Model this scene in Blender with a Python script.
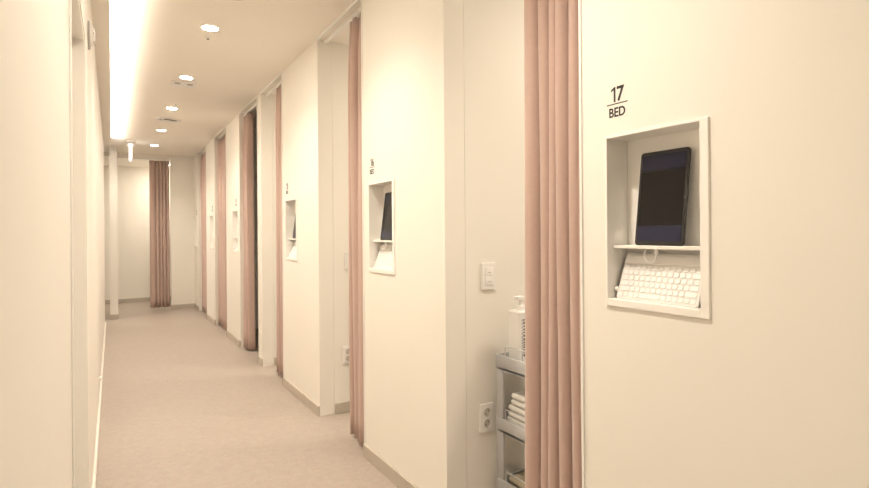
import bpy, bmesh, math, random
from mathutils import Vector, Matrix, Euler

for o in list(bpy.data.objects):
    bpy.data.objects.remove(o)
S = bpy.context.scene
COL = S.collection
R = math.radians

# ------------------------------------------------------------------ camera
F_PX, W_PX = 530.0, 869.0
YAW = math.atan(322.5 / F_PX)              # corridor axis is +Y, camera turned right
ROLL = R(-0.43)
cam_d = bpy.data.cameras.new('camera')
cam = bpy.data.objects.new('camera', cam_d); COL.objects.link(cam)
cam_d.sensor_fit = 'HORIZONTAL'; cam_d.sensor_width = 36.0
cam_d.lens = 36.0 * F_PX / W_PX
cam_d.shift_y = -11.4 / W_PX
cam_d.clip_start = 0.02
EYE = Vector((0.0, 0.0, 1.20))
cam.matrix_world = (Matrix.Translation(EYE) @ Matrix.Rotation(-YAW, 4, 'Z')
                    @ Matrix.Rotation(R(90), 4, 'X') @ Matrix.Rotation(ROLL, 4, 'Z'))
S.camera = cam

# ------------------------------------------------------------------ world / exposure
w = bpy.data.worlds.new('world'); S.world = w; w.use_nodes = True
bg = w.node_tree.nodes['Background']
bg.inputs[0].default_value = (1.0, 0.88, 0.75, 1); bg.inputs[1].default_value = 0.05
vs = S.view_settings
vs.view_transform = 'Standard'; vs.look = 'None'; vs.gamma = 1.0; vs.use_curve_mapping = False
vs.exposure = 0.0
LIGHT_COL = (1.0, 0.89, 0.745)
DOWN_E = 160.0       # corridor downlight lenses
DOWN_W = 93.0        # their beams (spot lamps)
COVE_E = 150.0        # cove strip
BAY_E = 270.0         # unseen lamps added in the bays and side passage, alcove lamp too

# ------------------------------------------------------------------ materials
def mat(name, col, rough=0.5, spec=0.5, noise=0.0, nscale=20.0, bump=0.0, bscale=200.0, metal=0.0, coat=0.0):
    m = bpy.data.materials.new(name); m.use_nodes = True
    nt = m.node_tree; b = nt.nodes['Principled BSDF']
    b.inputs['Base Color'].default_value = (*col, 1)
    b.inputs['Roughness'].default_value = rough
    b.inputs['Metallic'].default_value = metal
    b.inputs['Specular IOR Level'].default_value = spec
    b.inputs['Coat Weight'].default_value = coat
    tc = nt.nodes.new('ShaderNodeTexCoord')
    if noise > 0:
        n = nt.nodes.new('ShaderNodeTexNoise'); n.inputs['Scale'].default_value = nscale
        n.inputs['Detail'].default_value = 4
        nt.links.new(tc.outputs['Object'], n.inputs['Vector'])
        r = nt.nodes.new('ShaderNodeMix'); r.data_type = 'RGBA'
        r.inputs[6].default_value = (*[c * (1 - noise) for c in col], 1)
        r.inputs[7].default_value = (*[min(1, c * (1 + noise)) for c in col], 1)
        nt.links.new(n.outputs['Fac'], r.inputs[0]); nt.links.new(r.outputs[2], b.inputs['Base Color'])
    if bump > 0:
        n2 = nt.nodes.new('ShaderNodeTexNoise'); n2.inputs['Scale'].default_value = bscale
        n2.inputs['Detail'].default_value = 3
        nt.links.new(tc.outputs['Object'], n2.inputs['Vector'])
        bp = nt.nodes.new('ShaderNodeBump'); bp.inputs['Strength'].default_value = bump
        bp.inputs['Distance'].default_value = 0.002
        nt.links.new(n2.outputs['Fac'], bp.inputs['Height']); nt.links.new(bp.outputs['Normal'], b.inputs['Normal'])
    return m

def emit(name, col, e):
    m = bpy.data.materials.new(name); m.use_nodes = True
    nt = m.node_tree; nt.nodes.remove(nt.nodes['Principled BSDF'])
    em = nt.nodes.new('ShaderNodeEmission')
    em.inputs[0].default_value = (*col, 1); em.inputs[1].default_value = e
    nt.links.new(em.outputs[0], nt.nodes['Material Output'].inputs[0])
    return m

def floor_mat():
    m = mat('vinyl_floor', (0.60, 0.50, 0.43), rough=0.42, spec=0.35)
    nt = m.node_tree; b = nt.nodes['Principled BSDF']; tc = nt.nodes['Texture Coordinate']
    n1 = nt.nodes.new('ShaderNodeTexNoise'); n1.inputs['Scale'].default_value = 26; n1.inputs['Detail'].default_value = 9
    n1.inputs['Roughness'].default_value = 0.72; n1.inputs['Distortion'].default_value = 0.5
    n2 = nt.nodes.new('ShaderNodeTexVoronoi'); n2.inputs['Scale'].default_value = 140
    nt.links.new(tc.outputs['Object'], n1.inputs['Vector']); nt.links.new(tc.outputs['Object'], n2.inputs['Vector'])
    r = nt.nodes.new('ShaderNodeValToRGB')
    r.color_ramp.elements[0].position = 0.34; r.color_ramp.elements[0].color = (0.365, 0.308, 0.263, 1)
    r.color_ramp.elements[1].position = 0.68; r.color_ramp.elements[1].color = (0.415, 0.356, 0.308, 1)
    nt.links.new(n1.outputs['Fac'], r.inputs[0])
    mx = nt.nodes.new('ShaderNodeMix'); mx.data_type = 'RGBA'; mx.blend_type = 'MULTIPLY'
    mx.inputs[0].default_value = 0.10
    nt.links.new(r.outputs[0], mx.inputs[6]); nt.links.new(n2.outputs['Color'], mx.inputs[7])
    nt.links.new(mx.outputs[2], b.inputs['Base Color'])
    return m

def fabric_mat():
    m = mat('pink_curtain_fabric', (0.52, 0.38, 0.328), rough=0.85, spec=0.15, noise=0.05, nscale=60)
    nt = m.node_tree; b = nt.nodes['Principled BSDF']; tc = nt.nodes['Texture Coordinate']
    b.inputs['Sheen Weight'].default_value = 0.25; b.inputs['Sheen Roughness'].default_value = 0.5
    wv = nt.nodes.new('ShaderNodeTexWave'); wv.bands_direction = 'Z'; wv.inputs['Scale'].default_value = 160
    wv.inputs['Distortion'].default_value = 3
    nt.links.new(tc.outputs['Object'], wv.inputs['Vector'])
    bp = nt.nodes.new('ShaderNodeBump'); bp.inputs['Strength'].default_value = 0.18; bp.inputs['Distance'].default_value = 0.001
    nt.links.new(wv.outputs['Fac'], bp.inputs['Height']); nt.links.new(bp.outputs['Normal'], b.inputs['Normal'])
    return m

def screen_mat():
    # dark display: navy bands at both ends of an otherwise black picture (local z runs up the tablet)
    m = mat('tablet_screen', (0.01, 0.01, 0.012), rough=0.12, spec=0.30)
    nt = m.node_tree; b = nt.nodes['Principled BSDF']; tc = nt.nodes['Texture Coordinate']
    sp = nt.nodes.new('ShaderNodeSeparateXYZ'); nt.links.new(tc.outputs['Object'], sp.inputs[0])
    r = nt.nodes.new('ShaderNodeValToRGB'); r.color_ramp.interpolation = 'LINEAR'
    e = r.color_ramp.elements
    navy, blk = (0.020, 0.021, 0.046, 1), (0.007, 0.006, 0.006, 1)
    e[0].position = 0.0; e[0].color = navy
    e[1].position = 1.0; e[1].color = navy
    for p, c in ((0.205, navy), (0.215, blk), (0.80, blk), (0.83, navy)):
        q = e.new(p); q.color = c
    mp = nt.nodes.new('ShaderNodeMapRange'); mp.inputs[1].default_value = 0.0; mp.inputs[2].default_value = 0.2445
    nt.links.new(sp.outputs[2], mp.inputs[0]); nt.links.new(mp.outputs[0], r.inputs[0])
    nt.links.new(r.outputs[0], b.inputs['Base Color'])
    return m

M = {
    'wall': mat('cream_wall_paint', (0.86, 0.825, 0.76), rough=0.55, spec=0.3, noise=0.012, nscale=3, bump=0.04, bscale=350),
    'ceil': mat('ceiling_paint', (0.91, 0.86, 0.78), rough=0.7, spec=0.2, noise=0.015, nscale=4),
    'floor': floor_mat(),
    'base': mat('taupe_baseboard', (0.50, 0.445, 0.38), rough=0.5, noise=0.03),
    'base_lit': mat('lit_baseboard', (0.80, 0.75, 0.68), rough=0.4, noise=0.02),  # off-white puts the lit top edge of the board into its colour
    'trim': mat('white_trim', (0.88, 0.86, 0.82), rough=0.4, noise=0.01),
    'niche': mat('niche_laminate', (0.91, 0.885, 0.84), rough=0.4, noise=0.01),
    'fabric': fabric_mat(),
    'white': mat('white_plastic', (0.86, 0.84, 0.81), rough=0.35, noise=0.01),
    'key_base': mat('keyboard_base', (0.79, 0.77, 0.735), rough=0.45, noise=0.01),
    'key': mat('key_caps', (0.88, 0.87, 0.85), rough=0.4, noise=0.01),
    'black': mat('black_tablet_body', (0.012, 0.011, 0.011), rough=0.3, noise=0.02),
    'screen': screen_mat(),
    'ink': mat('black_lettering', (0.012, 0.010, 0.009), rough=0.6, noise=0.02),
    'inkp': mat('label_print', (0.06, 0.05, 0.07), rough=0.6, noise=0.02),
    'cart': mat('grey_cart_plastic', (0.47, 0.47, 0.475), rough=0.45, noise=0.02),
    'wire': mat('pale_wire', (0.62, 0.61, 0.60), rough=0.3, metal=0.3, noise=0.02),
    'towel': mat('white_towel', (0.84, 0.82, 0.78), rough=0.95, spec=0.05, noise=0.04, nscale=80, bump=0.5, bscale=500),
    'khaki': mat('khaki_cloth', (0.46, 0.40, 0.30), rough=0.95, spec=0.05, noise=0.06, nscale=60, bump=0.4, bscale=400),
    'dark': mat('dark_slot', (0.09, 0.08, 0.07), rough=0.7, noise=0.03),
    'pale': mat('pale_grey_plastic', (0.60, 0.55, 0.49), rough=0.6, noise=0.02),
    'grey': mat('grey_plastic', (0.45, 0.43, 0.41), rough=0.5, noise=0.03),
    'chrome': mat('brushed_metal', (0.6, 0.58, 0.55), rough=0.3, metal=0.9, noise=0.02),
    'door': mat('door_laminate', (0.74, 0.69, 0.60), rough=0.5, noise=0.02),
    'lamp': emit('downlight_diffuser', LIGHT_COL, DOWN_E),
    'cove': emit('cove_led', (1.0, 0.885, 0.765), COVE_E),
    'bay': emit('bay_diffuser', LIGHT_COL, BAY_E),
    'blade': emit('lit_blade', (1.0, 0.93, 0.84), 3.0),
}

# ------------------------------------------------------------------ mesh helpers
class MB:
    def __init__(self): self.bm = bmesh.new()
    def box(self, x0, x1, y0, y1, z0, z1, bev=0.0, seg=2):
        r = bmesh.ops.create_cube(self.bm, size=1.0)
        vs_ = r['verts']
        for v in vs_:
            v.co = Vector(((x0 + x1) / 2 + v.co.x * (x1 - x0), (y0 + y1) / 2 + v.co.y * (y1 - y0), (z0 + z1) / 2 + v.co.z * (z1 - z0)))
        if bev > 0:
            es = list({e for v in vs_ for e in v.link_edges})
            bmesh.ops.bevel(self.bm, geom=es, offset=bev, segments=seg, affect='EDGES', profile=0.5)
        return self
    def rbox(self, x0, x1, y0, y1, z0, z1, rad, axis='x', seg=5, edge=0.0):
        """box whose outline normal to axis has rounded corners"""
        (a0, a1), (b0, b1), (c0, c1) = {'x': ((x0, x1), (y0, y1), (z0, z1)), 'y': ((y0, y1), (x0, x1), (z0, z1)), 'z': ((z0, z1), (x0, x1), (y0, y1))}[axis]
        pts = []
        for (cx, cy, s) in ((b1 - rad, c1 - rad, 0), (b0 + rad, c1 - rad, 1), (b0 + rad, c0 + rad, 2), (b1 - rad, c0 + rad, 3)):
            for i in range(seg + 1):
                a = (s + i / seg) * math.pi / 2
                pts.append((cx + rad * math.cos(a), cy + rad * math.sin(a)))
        def P(a, b, c): return {'x': (a, b, c), 'y': (b, a, c), 'z': (b, c, a)}[axis]
        bc, cc = (b0 + b1) / 2, (c0 + c1) / 2
        rings = []
        prof = [(a0, edge), (a0 + edge, 0), (a1 - edge, 0), (a1, edge)] if edge > 0 else [(a0, 0), (a1, 0)]
        for a, ins in prof:
            kx = 1 - 2 * ins / (b1 - b0); ky = 1 - 2 * ins / (c1 - c0)
            rings.append([self.bm.verts.new(P(a, bc + (p[0] - bc) * kx, cc + (p[1] - cc) * ky)) for p in pts])
        n = len(pts)
        for r0, r1 in zip(rings, rings[1:]):
            for i in range(n):
                self.bm.faces.new((r0[i], r0[(i + 1) % n], r1[(i + 1) % n], r1[i]))
        self.bm.faces.new(rings[0]); self.bm.faces.new(rings[-1])
        return self
    def lathe(self, prof, c=(0, 0, 0), axis='z', n=28, cap0=True, cap1=True):
        rings = []
        for (r_, h) in prof:
            ring = []
            for i in range(n):
                a = 2 * math.pi * i / n
                u, v = r_ * math.cos(a), r_ * math.sin(a)
                p = {'z': (u, v, h), 'x': (h, u, v), 'y': (u, h, v)}[axis]
                ring.append(self.bm.verts.new((p[0] + c[0], p[1] + c[1], p[2] + c[2])))
            rings.append(ring)
        for a, b in zip(rings, rings[1:]):
            for i in range(n):
                self.bm.faces.new((a[i], a[(i + 1) % n], b[(i + 1) % n], b[i]))
        if cap0: self.bm.faces.new(rings[0])
        if cap1: self.bm.faces.new(rings[-1])
        return self
    def tube(self, pts, r_, n=8, smooth=0):
        pts = [Vector(p) for p in pts]
        for _ in range(smooth):
            q = [pts[0]]
            for a, b in zip(pts, pts[1:]):
                q += [a.lerp(b, .25), a.lerp(b, .75)]
            pts = q + [pts[-1]]
        rings = []; up = None
        for i, p in enumerate(pts):
            t = (pts[min(i + 1, len(pts) - 1)] - pts[max(i - 1, 0)]).normalized()
            if up is None: up = t.orthogonal().normalized()
            up = (up - t * up.dot(t)).normalized(); s = t.cross(up)
            rings.append([self.bm.verts.new(p + up * r_ * math.cos(2 * math.pi * k / n) + s * r_ * math.sin(2 * math.pi * k / n)) for k in range(n)])
        for a, b in zip(rings, rings[1:]):
            for i in range(n):
                self.bm.faces.new((a[i], a[(i + 1) % n], b[(i + 1) % n], b[i]))
        self.bm.faces.new(rings[0]); self.bm.faces.new(rings[-1])
        return self
    def build(self, name, m, parent=None, smooth=False, loc=None):
        bmesh.ops.recalc_face_normals(self.bm, faces=self.bm.faces)
        me = bpy.data.meshes.new(name); self.bm.to_mesh(me); self.bm.free()
        me.materials.append(M[m] if isinstance(m, str) else m)
        if smooth:
            for p in me.polygons: p.use_smooth = True
            me.set_sharp_from_angle(angle=R(35))
        o = bpy.data.objects.new(name, me); COL.objects.link(o)
        if parent: o.parent = parent
        if loc: o.location = loc
        return o

def tag(o, label, cat, group=None):
    o['label'] = label; o['category'] = cat
    if group: o['group'] = group
    return o
def thing(name, loc, label, cat, group=None, rot=None):
    o = bpy.data.objects.new(name, None); COL.objects.link(o); o.location = loc
    o.empty_display_size = 0.05
    if rot: o.rotation_euler = rot
    return tag(o, label, cat, group)
def struct(o, label=None):
    o['kind'] = 'structure'
    if label: o['label'] = label
    return o
def copy_tree(o, parent=None):
    c = o.copy(); COL.objects.link(c)
    if parent: c.parent = parent
    for ch in o.children: copy_tree(ch, c)
    return c

# ------------------------------------------------------------------ the setting
XR, XL, HC, T = 1.17, -0.085, 2.49, 0.10
FZ = -0.013                                    # floor level
YB, YE, YA = -2.5, 9.60, 11.0                  # behind the camera, end wall, alcove back wall
BAYS = {                                       # opening y0,y1 ; niche y0 (all measured along the wall)
    17: (1.10, 1.84, 0.708), 16: (2.67, 3.40, 2.29), 15: (4.26, 4.96, 3.87),
    14: (5.10, 5.93, 6.015), 13: (6.70, 7.54, 7.625), 12: (8.26, 9.11, 9.195)}
WHERE = {17: 'beside the bay with the grey cart', 16: 'beside the bay with the half hidden socket',
         15: 'between half hidden socket bay and dark bay', 14: 'just past the dark unlit bay',
         13: 'two bays before the corridor end', 12: 'right next to the end wall'}
NW, NZ0, NZ1 = 0.298, 0.996, 1.461             # niche width, bottom, top

mb = MB(); mb.box(-1.9, 3.5, YB - .1, YA + .1, FZ - .08, FZ); struct(mb.build('floor', 'floor'))
mb = MB(); mb.box(-1.9, 3.5, YB - .1, YA + .1, HC, HC + .08); struct(mb.build('ceiling', 'ceil'))

segs = [(YB, 1.10, 0.708), (1.84, 2.67, 2.29), (3.40, 4.26, 3.87), (4.96, 5.10, None),
        (5.93, 6.70, 6.015), (7.54, 8.26, 7.625), (9.11, YE, 9.195)]
mb = MB()
for a, b, n in segs:
    if n is None: mb.box(XR, XR + T, a, b, FZ, HC); continue
    mb.box(XR, XR + T, a, n, FZ, HC); mb.box(XR, XR + T, n + NW, b, FZ, HC)
    mb.box(XR, XR + T, n, n + NW, FZ, NZ0); mb.box(XR, XR + T, n, n + NW, NZ1, HC)
mb.box(XR, XR + T, YE, YA, FZ, HC)
struct(mb.build('wall_right', 'wall'), 'cream corridor wall pierced by curtained bay openings')

mb = MB()                                       # the partitions between the bays
for a, b in ((.27, .35), (1.84, 1.92), (3.40, 3.48), (4.96, 5.10), (6.62, 6.70), (8.18, 8.26), (9.70, 9.78)):
    mb.box(XR + T + .0015, 3.4, a, b, FZ, HC); mb.box(XR + T, XR + T + .0015, a + .006, b - .006, FZ, HC)
struct(mb.build('wall_partition', 'wall'), 'cream partition walls between the bed bays')
mb = MB(); mb.box(3.4, 3.5, YB, YA, FZ, HC); struct(mb.build('wall_bay_back', 'wall'))
mb = MB(); mb.box(-1.9, 3.5, YB - .1, YB, FZ, HC); struct(mb.build('wall_front', 'wall'))

DY0, DY1, DH = 1.57, 2.51, 1.98                 # doorway in the left wall
YLE = 8.25
mb = MB()
mb.box(XL - T, XL, YB, DY0, FZ, HC); mb.box(XL - T, XL, DY1, YLE, FZ, HC); mb.box(XL - T, XL, DY0, DY1, DH, HC)
struct(mb.build('wall_left', 'wall'), 'cream wall close on the left with a doorway')
mb = MB(); mb.box(-1.9, -1.8, YB, YA, FZ, HC); struct(mb.build('wall_side_passage', 'wall'))
mb = MB(); mb.box(-.03, .07, 8.93, YE + .1, FZ, HC); struct(mb.build('wall_pier', 'wall'), 'narrow cream wall end beside the alcove')
mb = MB(); mb.box(.82, XR, YE, YE + .1, FZ, HC); struct(mb.build('wall_end', 'wall'), 'cream end wall of the corridor')
mb = MB(); mb.box(-1.8, 3.4, YA, YA + .1, FZ, HC); struct(mb.build('wall_alcove_back', 'wall'), 'cream back wall of the alcove')
mb = MB(); mb.box(.07, .82, YE, YE + .1, 2.43, HC); mb.box(-1.8, XR, YE + .1, YA, 2.43, HC)
struct(mb.build('ceiling_alcove', 'ceil'), 'lowered alcove ceiling')

# bulkhead with the light cove along the left wall
mb = MB(); mb.box(XL, -.002, YB, 8.25, 2.39, 2.402); mb.box(-.012, -.002, YB, 8.25, 2.402, 2.423)
mb.box(XL, -.002, 8.238, 8.25, 2.402, HC)
struct(mb.build('trim_1', 'ceil'), 'cove trough along the left wall under the ceiling')

# doorway lining and door
d = struct(MB().box(XL - .085, XL - .045, DY0 + .015, DY1 - .015, FZ + .005, DH - .012, .002).build('door_1', 'door'), 'pale door set back in the doorway')
mb = MB(); mb.box(XL - T, XL - .004, DY0, DY0 + .014, FZ, DH); mb.box(XL - T, XL - .004, DY1 - .014, DY1, FZ, DH); mb.box(XL - T, XL - .004, DY0 + .014, DY1 - .014, DH - .012, DH)
mb.build('door_frame', 'trim', d)
MB().lathe([(.024, 0), (.024, .006), (.010, .008), (.010, .03)], (0, 0, 0), 'x', 20).build('door_handle', 'chrome', d, True, (XL - .045, DY0 + .09, 1.0))
struct(MB().box(XL, XL + .004, DY0 - .03, DY0 - .0, FZ, DH + .02, .001).build('trim_2', 'trim'), 'thin casing along the doorway edge')

# baseboards
BH, BT = .068, .012
mb = MB()
for a, b, n in segs: mb.box(XR - BT, XR, a, b, FZ, FZ + BH, .002, 1)
struct(mb.build('baseboard_right', 'base'), 'taupe baseboard along the bay walls')
mb = MB()
for a in (.35, 1.84, 3.40, 4.96, 6.62, 8.18):
    mb.box(XR + T + .004, 3.4, a - BT, a, FZ, FZ + BH, .002, 1) if a != .35 else mb.box(XR + T + .004, 3.4, a, a + BT, FZ, FZ + BH, .002, 1)
struct(mb.build('baseboard_partition', 'base'), 'taupe baseboard inside the bays')
mb = MB(); mb.box(XL, XL + .012, YB, DY0 - .03, FZ, FZ + BH, .002, 1); mb.box(XL, XL + .012, DY1, YLE, FZ, FZ + BH, .002, 1)
struct(mb.build('baseboard_left', 'base_lit'), 'baseboard along the left wall, lightened for its lit top edge')
mb = MB(); mb.box(-.03, .08, 8.93 - BT, 8.93, FZ, FZ + BH, .002, 1); mb.box(.07, .082, 8.93, YE, FZ, FZ + BH, .002, 1)
mb.box(.82, XR - BT, YE - BT, YE, FZ, FZ + BH, .002, 1); mb.box(-1.8, XR, YA - BT, YA, FZ, FZ + BH, .002, 1)
struct(mb.build('baseboard_end', 'base'), 'taupe baseboard at the corridor end')

# corner beads and head beads of the openings
mb = MB()
for k, (a, b, n) in BAYS.items():
    mb.box(XR - .005, XR, a - .009, a, FZ + BH, HC - .012, .001, 1)
    mb.box(XR - .008, XR + .012, a - .009, b, HC - .012, HC, .001, 1)
struct(mb.build('trim_3', 'trim'), 'white edge beads around the bay openings')

# ------------------------------------------------------------------ lights
def downlight(x, y, z, label, group, m='lamp', r_=.047):
    t = thing('downlight', (x, y, z), label, 'downlight', group)
    MB().lathe([(r_, -.001), (r_, -.005), (r_ + .003, -.006), (r_ + .008, -.003), (r_ + .009, 0)], n=32, cap0=False, cap1=False).build('trim_ring', 'trim', t, True)
    MB().lathe([(r_ * .98, -.0035), (r_ * .6, -.0045)], n=32).build('diffuser', m, t, True)
    if m == 'lamp':
        ld = bpy.data.lights.new('downlight_beam', 'SPOT'); ld.energy = DOWN_W; ld.color = LIGHT_COL
        ld.spot_size = R(128); ld.spot_blend = 1.0; ld.shadow_soft_size = .04
        lo = bpy.data.objects.new('downlight_beam', ld); COL.objects.link(lo); lo.parent = t; lo.location = (0, 0, -.012)
    return t
hid = 'unseen round downlight over the corridor floor before the doorway'  # out of view; the one behind the camera is added to brighten the near walls
for y, l in ((-1.0, hid), (1.10, hid), (2.33, 'round recessed downlight over the doorway in the left wall'),
             (3.55, 'round recessed downlight between the grey dish and a sprinkler head'), (4.77, 'round recessed downlight touching the ceiling fitting with two spots'),
             (6.01, 'round recessed downlight just before the round air vent'), (7.33, 'round recessed downlight just past the round air vent'),
             (8.62, 'round recessed downlight next to the hanging glowing blade')):
    downlight(.53, y, HC, l, 'corridor ceiling downlights')
for n, y in (('the bay with the grey cart', 1.1), ('the bay with the half hidden socket', 2.66), ('the lit bay next to the dark bay', 4.2)):
    downlight(2.3, y, HC, 'large unseen downlight inside ' + n, 'unseen bay downlights', 'bay', .09)  # unseen lamps added to light the bay interiors
downlight(.95, 10.35, 2.43, 'round recessed downlight in the alcove ceiling', 'side passage downlights', 'bay', .085)
downlight(-.9, 8.6, HC, 'unseen round downlight added in the side passage ceiling', 'side passage downlights', 'bay', .09)  # unseen lamp added to light the side passage

y = .2
while y < 8.0:
    e = min(y + 1.18, 8.2)
    t = thing('led_strip_light', (XL + .035, y, 2.402), 'linear light strip lying in the cove trough along the ceiling', 'strip light', 'cove light strips')
    MB().box(-.014, .014, 0, e - y, 0, .008).build('housing', 'white', t)
    MB().box(-.011, .011, .005, e - y - .005, .008, .012).build('led_diffuser', 'cove', t)
    y += 1.2

t = thing('hanging_light', (.225, 8.42, HC), 'slim glowing white blade hanging from a bracket on the ceiling', 'light')
MB().rbox(-.05, .05, -.14, .14, -.052, 0, .02, 'y', 4, .004).build('ceiling_bracket', 'white', t, True)
MB().box(-.016, .016, -.13, .13, -.255, -.052, .006, 2).build('lit_blade', 'blade', t, True)

t = thing('smoke_detector', (.57, 2.97, HC), 'round grey flat dish on the ceiling before the first downlight in view', 'detector')
MB().lathe([(.065, 0), (.065, -.010), (.058, -.016), (.03, -.018)], n=32, cap0=False).build('housing', 'pale', t, True)
MB().lathe([(.022, -.018), (.02, -.021), (.008, -.022)], n=20, cap0=False).build('sensor', 'pale', t, True)
for x, y, l in ((.545, 3.73, 'tiny sprinkler head on the ceiling with dark tip beside a downlight'), (.545, 5.79, 'tiny sprinkler head between ceiling fitting with two spots and round vent')):
    t = thing('sprinkler_head', (x, y, HC), l, 'sprinkler', 'ceiling sprinklers')
    MB().lathe([(.018, 0), (.018, -.002), (.007, -.004), (.005, -.008)], n=20, cap0=False).build('escutcheon', 'white', t, True)
    MB().lathe([(.003, -.008), (.003, -.013), (.008, -.0135), (.008, -.0145)], n=16).build('deflector', 'dark', t, True)

t = thing('ceiling_fitting', (.53, 4.99, HC), 'small white rectangular ceiling fitting with two dark round spots', 'ceiling fitting')
MB().rbox(-.09, .09, -.085, .085, -.010, 0, .012, 'z', 4, .003).build('housing', 'white', t, True)
for s in (-1, 1):
    MB().lathe([(.026, -.009), (.026, -.012), (.021, -.013), (.012, -.011)], (s * .048, -.035, 0), n=20).build('spot', 'grey', t, True)
t = thing('ceiling_vent', (.545, 6.64, HC), 'round white ceiling air vent with dark ring slots', 'vent')
MB().lathe([(.135, 0), (.135, -.005), (.122, -.010), (.090, -.008), (.090, 0)], n=40, cap0=False, cap1=False).build('rim', 'white', t, True)
MB().lathe([(.09, -.002), (.03, -.003)], n=40).build('duct', 'dark', t)
for r_ in (.068, .047):
    MB().lathe([(r_, -.003), (r_ + .012, -.012), (r_ + .015, -.012), (r_ + .004, -.003)], n=40, cap0=False, cap1=False).build('ring_louvre', 'white', t, True)
MB().lathe([(.03, -.003), (.034, -.012), (.01, -.014)], n=28).build('centre_cap', 'white', t, True)

# ------------------------------------------------------------------ curtains
def curtain(name, label, u0, u1, v, z0, z1, nf, seed, axis='y', sign=-1, amp=.070, flare=0.0, anchor=0, group=None, widths=None):
    """pleated sheet hung from a track: u runs along the track, v across it"""
    rnd = random.Random(seed)
    wd = widths or [1 + rnd.uniform(-.28, .28) for _ in range(nf)]
    nf = len(wd); tot = sum(wd)
    am = [amp * rnd.uniform(.7, 1.1) for _ in range(nf)]
    tv = v; v = v - sign * amp * .5
    ph = [rnd.uniform(0, 6.28) for _ in range(nf)]
    K, NZ = 14, 20
    bm = bmesh.new(); rows = []
    for j in range(NZ + 1):
        z = z0 + (z1 - z0) * j / NZ; q = 1 - j / NZ
        row = []
        acc = 0
        for f in range(nf):
            for k in range(K + (1 if f == nf - 1 else 0)):
                u = .5 - .5 * math.cos(math.pi * k / K)
                s = (acc + wd[f] * (u - .075 * math.sin(2 * math.pi * u))) / tot
                env = math.sin(math.pi * u)
                s += .010 * math.sin(ph[f] + 2.2 * z) * env + .006 * env * math.sin(ph[f] * 2 + 3.1 * z)
                a = am[f] * (1 + .10 * math.sin(ph[f] + 1.3 * z))
                tuck = .75 + .25 * min(1, q * 8)            # pleats pinched at the heading
                off = sign * a * tuck * (env ** .62) + sign * .004 * math.sin(5 * s + z)
                L = u1 - u0
                if anchor == 0: uu = u0 + L * s * (1 + flare * q)
                else: uu = u1 - L * (1 - s) * (1 + flare * q)
                hem = .004 * math.sin(ph[f] + 6 * u) if j == 0 else 0
                row.append(bm.verts.new((v + off, uu, z + hem) if axis == 'y' else (uu, v + off, z + hem)))
            acc += wd[f]
        rows.append(row)
    for a, b in zip(rows, rows[1:]):
        for i in range(len(a) - 1):
            bm.faces.new((a[i], a[i + 1], b[i + 1], b[i]))
    bmesh.ops.recalc_face_normals(bm, faces=bm.faces)
    me = bpy.data.meshes.new(name); bm.to_mesh(me); bm.free()
    me.materials.append(M['fabric'])
    for p in me.polygons: p.use_smooth = True
    o = bpy.data.objects.new(name, me); COL.objects.link(o)
    sd = o.modifiers.new('thickness', 'SOLIDIFY'); sd.thickness = .0025; sd.offset = 0
    tag(o, label, 'curtain', group)
    acc = 0
    for f in range(nf):
        c = u0 + (u1 - u0) * (acc + wd[f] * .98) / tot; acc += wd[f]
        g = MB().box(-.004, .004, -.004, .004, -.012, .004, .001, 1).build('glider', 'white', o)
        g.location = (tv, c, z1 + .006) if axis == 'y' else (c, tv, z1 + .006)
    return o

XC = XR + .058
TZ = 2.464
WHERE_C = {17: 'of the bay with the grey cart', 16: 'of the bay with the half hidden socket', 15: 'of the lit bay next to the dark bay',
           14: 'of the dark unlit bay', 13: 'two bays before the corridor end', 12: 'of the last bay next to the end wall'}
for k, (a, b, n) in BAYS.items():
    t = tag(MB().box(XC - .012, XC + .012, a + .002, b - .002, TZ, HC, .002, 1).build('curtain_track', 'trim'),
            f'white curtain track over the opening {WHERE_C[k]}', 'curtain track', 'bay curtain tracks')
    for e in (a + .004, b - .004):
        MB().box(XC - .014, XC + .014, e - .003, e + .003, TZ - .003, HC - .002).build('end_cap', 'trim', t)
G = 'pink bay curtains'
ZT, ZB = TZ - .010, .008
curtain('curtain', 'dusty pink pleated curtain hanging in front of the grey cart', 1.112, 1.402, XC, ZB, ZT, 6, 4, flare=.05, group=G, widths=[.6, 1.0, 1.0, .85, .95, 1.25])
curtain('curtain', 'dusty pink pleated curtain half hiding the wall socket and switch', 2.68, 2.965, XC, ZB, ZT, 5, 8, flare=.02, group=G)
curtain('curtain', 'dusty pink pleated curtain in the lit bay next to the dark bay', 4.27, 4.62, XC, ZB, ZT, 7, 12, group=G)
curtain('curtain', 'dusty pink pleated curtain drawn half across the dark unlit bay', 5.66, 5.922, XC, ZB, ZT, 6, 15, anchor=1, group=G)
curtain('curtain', 'dusty pink pleated curtain two bays before the corridor end', 7.0, 7.532, XC, ZB, ZT, 8, 19, anchor=1, group=G)
curtain('curtain', 'dusty pink pleated curtain in the last bay next to the end wall', 8.55, 9.102, XC, ZB, ZT, 8, 23, anchor=1, group=G)
t = tag(MB().box(.075, .815, YE + .038, YE + .062, 2.404, 2.43, .002, 1).build('curtain_track', 'trim'), 'white curtain track across the alcove opening at corridor end', 'curtain track')
curtain('curtain', 'brownish pink pleated curtain gathered at the alcove on the end wall', .520, .805, YE + .05, .025, 2.398, 5, 31, axis='x', amp=.075, widths=[1.5, .9, .8, .8, .9])

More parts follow.
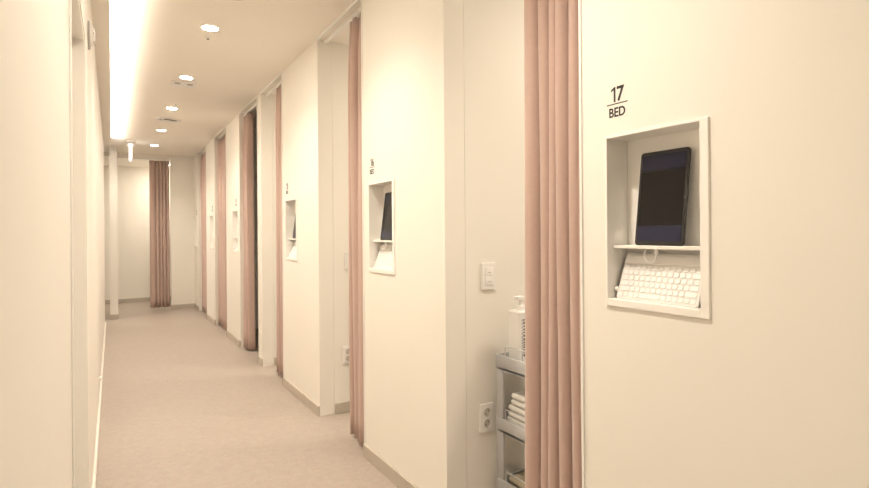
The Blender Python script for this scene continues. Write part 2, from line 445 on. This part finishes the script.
# ------------------------------------------------------------------ niches with tablets and keyboards
ND = .08
def niche(k, n):
    t = thing('tablet_niche', (XR, n, NZ0), f'white recessed wall niche with shelf {WHERE[k]}', 'wall niche', 'tablet niches')
    h = NZ1 - NZ0; f = -.006
    MB().box(f, ND, NW - .007, NW, 0, h, .0008, 1).build('side_panel', 'niche', t)
    MB().box(f, ND, 0, .022, 0, h, .0015, 1).build('side_panel', 'niche', t)
    MB().box(f, ND, .022, NW - .007, h - .007, h, .0008, 1).build('top_panel', 'niche', t)
    MB().box(f, ND, .022, NW - .007, 0, .020, .0015, 1).build('bottom_panel', 'niche', t)
    MB().box(ND, ND + .008, 0, NW, 0, h).build('back_panel', 'niche', t)
    MB().box(.018, ND, .022, NW - .007, .157, .166, .001, 1).build('shelf', 'niche', t)
    return t
for k, (a, b, n) in BAYS.items(): niche(k, n)

def tablet(k, n):
    t = thing('tablet', (XR + .030, n + .159, NZ0 + .1665), f'black tablet leaning in the niche {WHERE[k]}', 'tablet', 'wall tablets', rot=(0, R(7.2), 0))
    MB().rbox(0, .007, -.0715, .0715, 0, .250, .009, 'x', 5, .0012).build('body', 'black', t, True)
    MB().rbox(-.0004, .0002, -.0640, .0640, .010, .240, .003, 'x', 3).build('screen', 'screen', t)
    MB().lathe([(.0022, 0), (.0015, -.0005)], (0, -.0677, .122), 'x', 12).build('camera_lens', 'dark', t)
    return t
for k in (17, 16, 15): tablet(k, BAYS[k][2])

key_mesh = {}
def key_shape(wd):
    if wd not in key_mesh:
        o = MB().rbox(-.0018, 0, -wd / 2, wd / 2, -.0058, .0058, .0034, 'x', 3, .0006).build('key', 'key', None, True)
        key_mesh[wd] = o.data; bpy.data.objects.remove(o)
    return key_mesh[wd]
def keyboard(k, n, fine):
    # root at the lower front edge; local z runs up the slope, local -x is the typing side
    t = thing('keyboard', (XR + .012, n + .160, NZ0 + .0203), f'white compact keyboard propped in the niche {WHERE[k]}', 'keyboard', 'wall keyboards', rot=(0, R(22), 0))
    W, H = .238, .133
    MB().rbox(0, .006, -W / 2, W / 2, 0, H, .008, 'x', 5, .0012).build('body', 'key_base', t, True)
    MB().rbox(-.004, .001, -W / 2 + .004, W / 2 - .004, H - .031, H - .008, .004, 'x', 4, .0012).build('rest_bar', 'white', t, True)
    MB().lathe([(.007, 0), (.007, .012), (.005, .014)], (.004, W / 2 - .002, .028), 'y', 14).build('power_knob', 'white', t, True)
    rows = [([.0135] * 13, ), ([.0135] * 12 + [.021],), ([.019] + [.0135] * 12,), ([.023] + [.0135] * 11 + [.021],),
            ([.030] + [.0135] * 10 + [.030],), ([.0135] * 4 + [.062] + [.0135] * 6,)]
    ks = []
    for r_, (ws,) in enumerate(rows):
        z = H - .0405 - r_ * .0158
        gap = (W - .014 - sum(ws)) / (len(ws) - 1)
        y = W / 2 - .007
        for wd in ws:
            ks.append((wd, y - wd / 2, z)); y -= wd + gap
    if fine:
        for wd, y, z in ks:
            o = bpy.data.objects.new('key', key_shape(wd)); COL.objects.link(o); o.parent = t; o.location = (0, y, z)
    else:
        mb = MB()
        for wd, y, z in ks: mb.box(-.0018, 0, y - wd / 2, y + wd / 2, z - .0058, z + .0058)
        o = mb.build('keys', 'key', t); o['kind'] = 'stuff'
    return t
for k in (17, 16, 15, 14): keyboard(k, BAYS[k][2], k == 17)

def cable(k, n):
    t = thing('charging_cable', (XR + .032, n + .164, NZ0 + .156), f'white charging cable looping below the niche shelf {WHERE[k]}', 'cable', 'charging cables')
    MB().tube([(0, 0, .001), (0, .001, -.012), (-.002, .004, -.028), (-.002, .014, -.037), (-.001, .028, -.034), (0, .038, -.022), (.004, .040, -.008), (.008, .036, .001)], .0018, 8, 2).build('cord', 'white', t, True)
    MB().rbox(-.003, .003, -.0045, .0045, -.014, .001, .002, 'z', 3, .0005).build('plug', 'white', t, True)
cable(17, BAYS[17][2]); cable(16, BAYS[16][2])

# ------------------------------------------------------------------ bed number signs
def text_part(s, yc, zc, wd, ht, parent, name, bold):
    cu = bpy.data.curves.new('text', 'FONT'); cu.body = s; cu.offset = bold; cu.extrude = .004; cu.resolution_u = 6
    o = bpy.data.objects.new('text', cu); COL.objects.link(o)
    bpy.context.view_layer.update()
    me = bpy.data.meshes.new_from_object(o.evaluated_get(bpy.context.evaluated_depsgraph_get()))
    bpy.data.objects.remove(o)
    xs = [v.co.x for v in me.vertices]; ys = [v.co.y for v in me.vertices]
    sx, sy = wd / (max(xs) - min(xs)), ht / (max(ys) - min(ys))
    cx, cy = (max(xs) + min(xs)) / 2, (max(ys) + min(ys)) / 2
    for v in me.vertices:
        v.co = Vector((-.0006 if v.co.z > 0 else 0.0, yc - (v.co.x - cx) * sx, zc + (v.co.y - cy) * sy))
    me.materials.clear(); me.materials.append(M['ink']); me.name = name
    ob = bpy.data.objects.new(name, me); COL.objects.link(ob); ob.parent = parent
    return ob
def sign(k, y):
    t = thing('bed_number_sign', (XR, y, 1.510), f'black number {k} over the word BED {WHERE[k]}', 'sign', 'bed number signs')
    one = MB(); vv = [(.0, 0), (.0058, 0), (.0058, .041), (.0012, .041), (-.0085, .0345), (-.0085, .0288), (0, .0342)]
    f0 = [one.bm.verts.new((-.0006, .011 - p, .041 + q)) for p, q in vv]; f1 = [one.bm.verts.new((0, .011 - p, .041 + q)) for p, q in vv]
    one.bm.faces.new(f0); one.bm.faces.new(f1)
    for i in range(len(vv)): one.bm.faces.new((f0[i], f0[(i + 1) % len(vv)], f1[(i + 1) % len(vv)], f1[i]))
    one.build('number', 'ink', t)
    text_part(str(k)[1], -.0115, .0615, .0245, .041, t, 'number', .022)
    MB().box(-.0006, 0, -.034, .034, .0345, .0372).build('divider_line', 'ink', t)
    text_part('BED', 0, .0132, .053, .0255, t, 'word', .022)
for k, (a, b, n) in BAYS.items(): sign(k, n + (.259 if k > 14 else .11))

# ------------------------------------------------------------------ switches and sockets on the bay side walls
def switch(y, label):
    t = thing('light_switch', (1.387, y, 1.010), label, 'light switch', 'bay light switches')
    MB().rbox(-.036, .036, -.010, 0, -.058, .058, .005, 'y', 4, .002).build('plate', 'white', t, True)
    for s in (0, 1):
        MB().box(-.021, .021, -.0135, -.010, -.038 + s * .039, -.001 + s * .039, .0015, 2).build('rocker', 'white', t, True)
        MB().box(-.008, .008, -.0140, -.0133, -.024 + s * .039, -.021 + s * .039).build('indicator', 'grey', t)
def socket(x, y, z, label):
    t = thing('wall_socket', (x, y, z), label, 'socket', 'bay wall sockets')
    MB().rbox(-.036, .036, -.009, 0, -.060, .060, .004, 'y', 4, .002).build('plate', 'white', t, True)
    for s in (-1, 1):
        MB().lathe([(.0215, -.0085), (.0215, -.0125), (.0190, -.0125), (.0180, -.0092)], (.0, 0, s * .024), 'y', 28, False, False).build('outlet_rim', 'white', t, True)
        MB().lathe([(.0182, -.0090), (.0182, -.0093)], (.0, 0, s * .024), 'y', 28).build('shaded_outlet_face', 'pale', t)  # grey tone stands in for shadow inside the recessed outlet
        for q in (-1, 1):
            MB().lathe([(.003, -.0092), (.003, -.0097)], (q * .008 * .8, 0, s * .024 + q * .006), 'y', 10).build('pin_hole', 'dark', t)
        MB().box(-.004, .004, -.0115, -.0094, s * .024 - .018, s * .024 - .013).build('earth_clip', 'grey', t)
switch(1.84, 'white double rocker switch above the socket in the bay with grey cart')
switch(3.40, 'white rocker switch half hidden behind a pink curtain')
socket(1.372, 1.84, .403, 'white double wall socket low beside the grey cart')
socket(1.368, 3.40, .372, 'white double wall socket half hidden behind a pink curtain')

# ------------------------------------------------------------------ storage cart in bay 17 and what stands on it
CX0, CX1, CY0, CY1 = 1.395, 1.615, 1.38, 1.80
t = thing('storage_cart', ((CX0 + CX1) / 2, (CY0 + CY1) / 2, FZ), 'grey three tier plastic storage cart behind the pink curtain', 'cart')
hx, hy = (CX1 - CX0) / 2, (CY1 - CY0) / 2
for (zb, zt) in ((.633, .694), (.370, .429), (.111, .169)):
    mb = MB(); w_ = .012
    mb.rbox(-hx, hx, -hy, hy, zb, zb + .010, .018, 'z', 4)
    tr = mb.build('tray_floor', 'cart', t, True)
    mb = MB()
    mb.box(-hx, -hx + w_, -hy, hy, zb, zt, .003, 2); mb.box(hx - w_, hx, -hy, hy, zb, zt, .003, 2)
    mb.box(-hx + w_, hx - w_, -hy, -hy + w_, zb, zt, .003, 2); mb.box(-hx + w_, hx - w_, hy - w_, hy, zb, zt, .003, 2)
    mb.build('tray_wall', 'cart', t, True)
    for s in (-1, 1):
        x = s * (hx - .008)
        MB().tube([(x, hy - .055, zt - .004), (x, hy - .055, zt + .034), (x, hy - .061, zt + .041), (x, -hy + .061, zt + .041), (x, -hy + .055, zt + .034), (x, -hy + .055, zt - .004)], .0025, 8).build('guard_rail', 'wire', t, True)
for sx in (-1, 1):
    for sy in (-1, 1):
        for zb, zt in ((.429, .633), (.169, .370)):
            MB().box(sx * hx - (.014 if sx > 0 else -.002), sx * hx - (.002 if sx > 0 else -.014), sy * hy - (.044 if sy > 0 else -.001), sy * hy - (.001 if sy > 0 else -.044), zb - .004, zt + .004, .003, 2).build('post', 'cart', t, True)
        c = MB().lathe([(.010, -.13), (.010, -.045)], (0, 0, 0), 'z', 12).build('caster', 'cart', t, True, (sx * (hx - .03), sy * (hy - .04), .1645))
        MB().lathe([(.020, -.010), (.024, -.007), (.024, .007), (.020, .010)], (0, 0, 0), 'x', 20).build('wheel', 'dark', c, True, (0, 0, -.1405))

t = thing('pump_bottle', (1.482, 1.737, .6305), 'white rectangular pump bottle with dark printing on the top tier', 'bottle')
MB().rbox(-.040, .040, -.038, .038, 0, .238, .012, 'z', 5, .006).build('body', 'white', t, True)
MB().lathe([(.020, .236), (.020, .255), (.012, .259), (.006, .260), (.006, .286)], n=24).build('collar', 'white', t, True)
MB().rbox(-.030, .014, -.013, .013, .280, .298, .006, 'z', 4, .003).build('pump_head', 'white', t, True)
rnd = random.Random(5)
mb = MB()
for c, (x, wd) in enumerate(((-.024, .003), (-.014, .0075), (-.002, .004), (.006, .003))):     # columns of printed characters on the face
    z = .205
    while z > (.03 if c != 1 else .05):
        l_ = rnd.uniform(.005, .011)
        mb.box(x - wd / 2, x + wd / 2, -.0384, -.0379, z - l_, z); z -= l_ + rnd.uniform(.003, .006)
mb.box(-.026, .024, -.0384, -.0379, .012, .026)
o = mb.build('label_print', 'inkp', t); o['kind'] = 'stuff'

def towel(x, y, z, sx, sy, h, seed, label, m='towel', group=None):
    t = thing('folded_towel', (x, y, z), label, 'towel', group)
    rnd = random.Random(seed); n = 2; lh = h / n
    for i in range(n):                                  # folded layers, rounded fold towards the aisle
        mb = MB(); mb.box(-sx / 2 + rnd.uniform(0, .004), sx / 2, -sy / 2, sy / 2 - rnd.uniform(0, .006), i * lh, (i + 1) * lh - .0006, lh * .47, 4)
        o = mb.build('layer', m, t, True)
        for v in o.data.vertices:
            v.co.z += .002 * math.sin(40 * v.co.y + seed) * (i + v.co.z / h)
z = .3675
for i in range(3):
    towel(1.505 + .003 * (i % 2), 1.64 - .006 * i, z, .176 - .006 * i, .262 - .012 * i, .050, i + 3, ('lowest white folded towel', 'middle white folded towel', 'topmost white folded towel')[i] + ' in the stack on the middle tier', group='towel stack'); z += .0535
towel(1.505, 1.64, .1085, .17, .25, .06, 11, 'khaki folded cloth on the lowest tier', 'khaki')

# ------------------------------------------------------------------ small things on the left wall
t = thing('wall_sounder', (XL, 2.78, 2.08), 'round white domed device with grey rim high on the left wall', 'wall device')
MB().lathe([(.062, 0), (.062, .006), (.056, .009)], axis='x', n=32).build('rim', 'grey', t, True)
MB().lathe([(.054, .008), (.048, .016), (.034, .024), (.014, .028)], axis='x', n=32).build('dome', 'white', t, True)
for i in range(6):
    a = i * math.pi / 3
    MB().lathe([(.005, .018), (.005, .0245)], (0, .036 * math.cos(a), .036 * math.sin(a)), 'x', 10).build('sound_hole', 'pale', t)
t = thing('pull_cord', (XL, 4.12, .26), 'tiny white knob with thin cord low on the left wall', 'cord')
MB().lathe([(.005, 0), (.005, .008), (.013, .011), (.014, .018), (.008, .023)], axis='x', n=16).build('knob', 'white', t, True)
MB().tube([(.006, 0, 0), (.006, 0, -.19)], .0016, 6).build('cord', 'white', t, True)
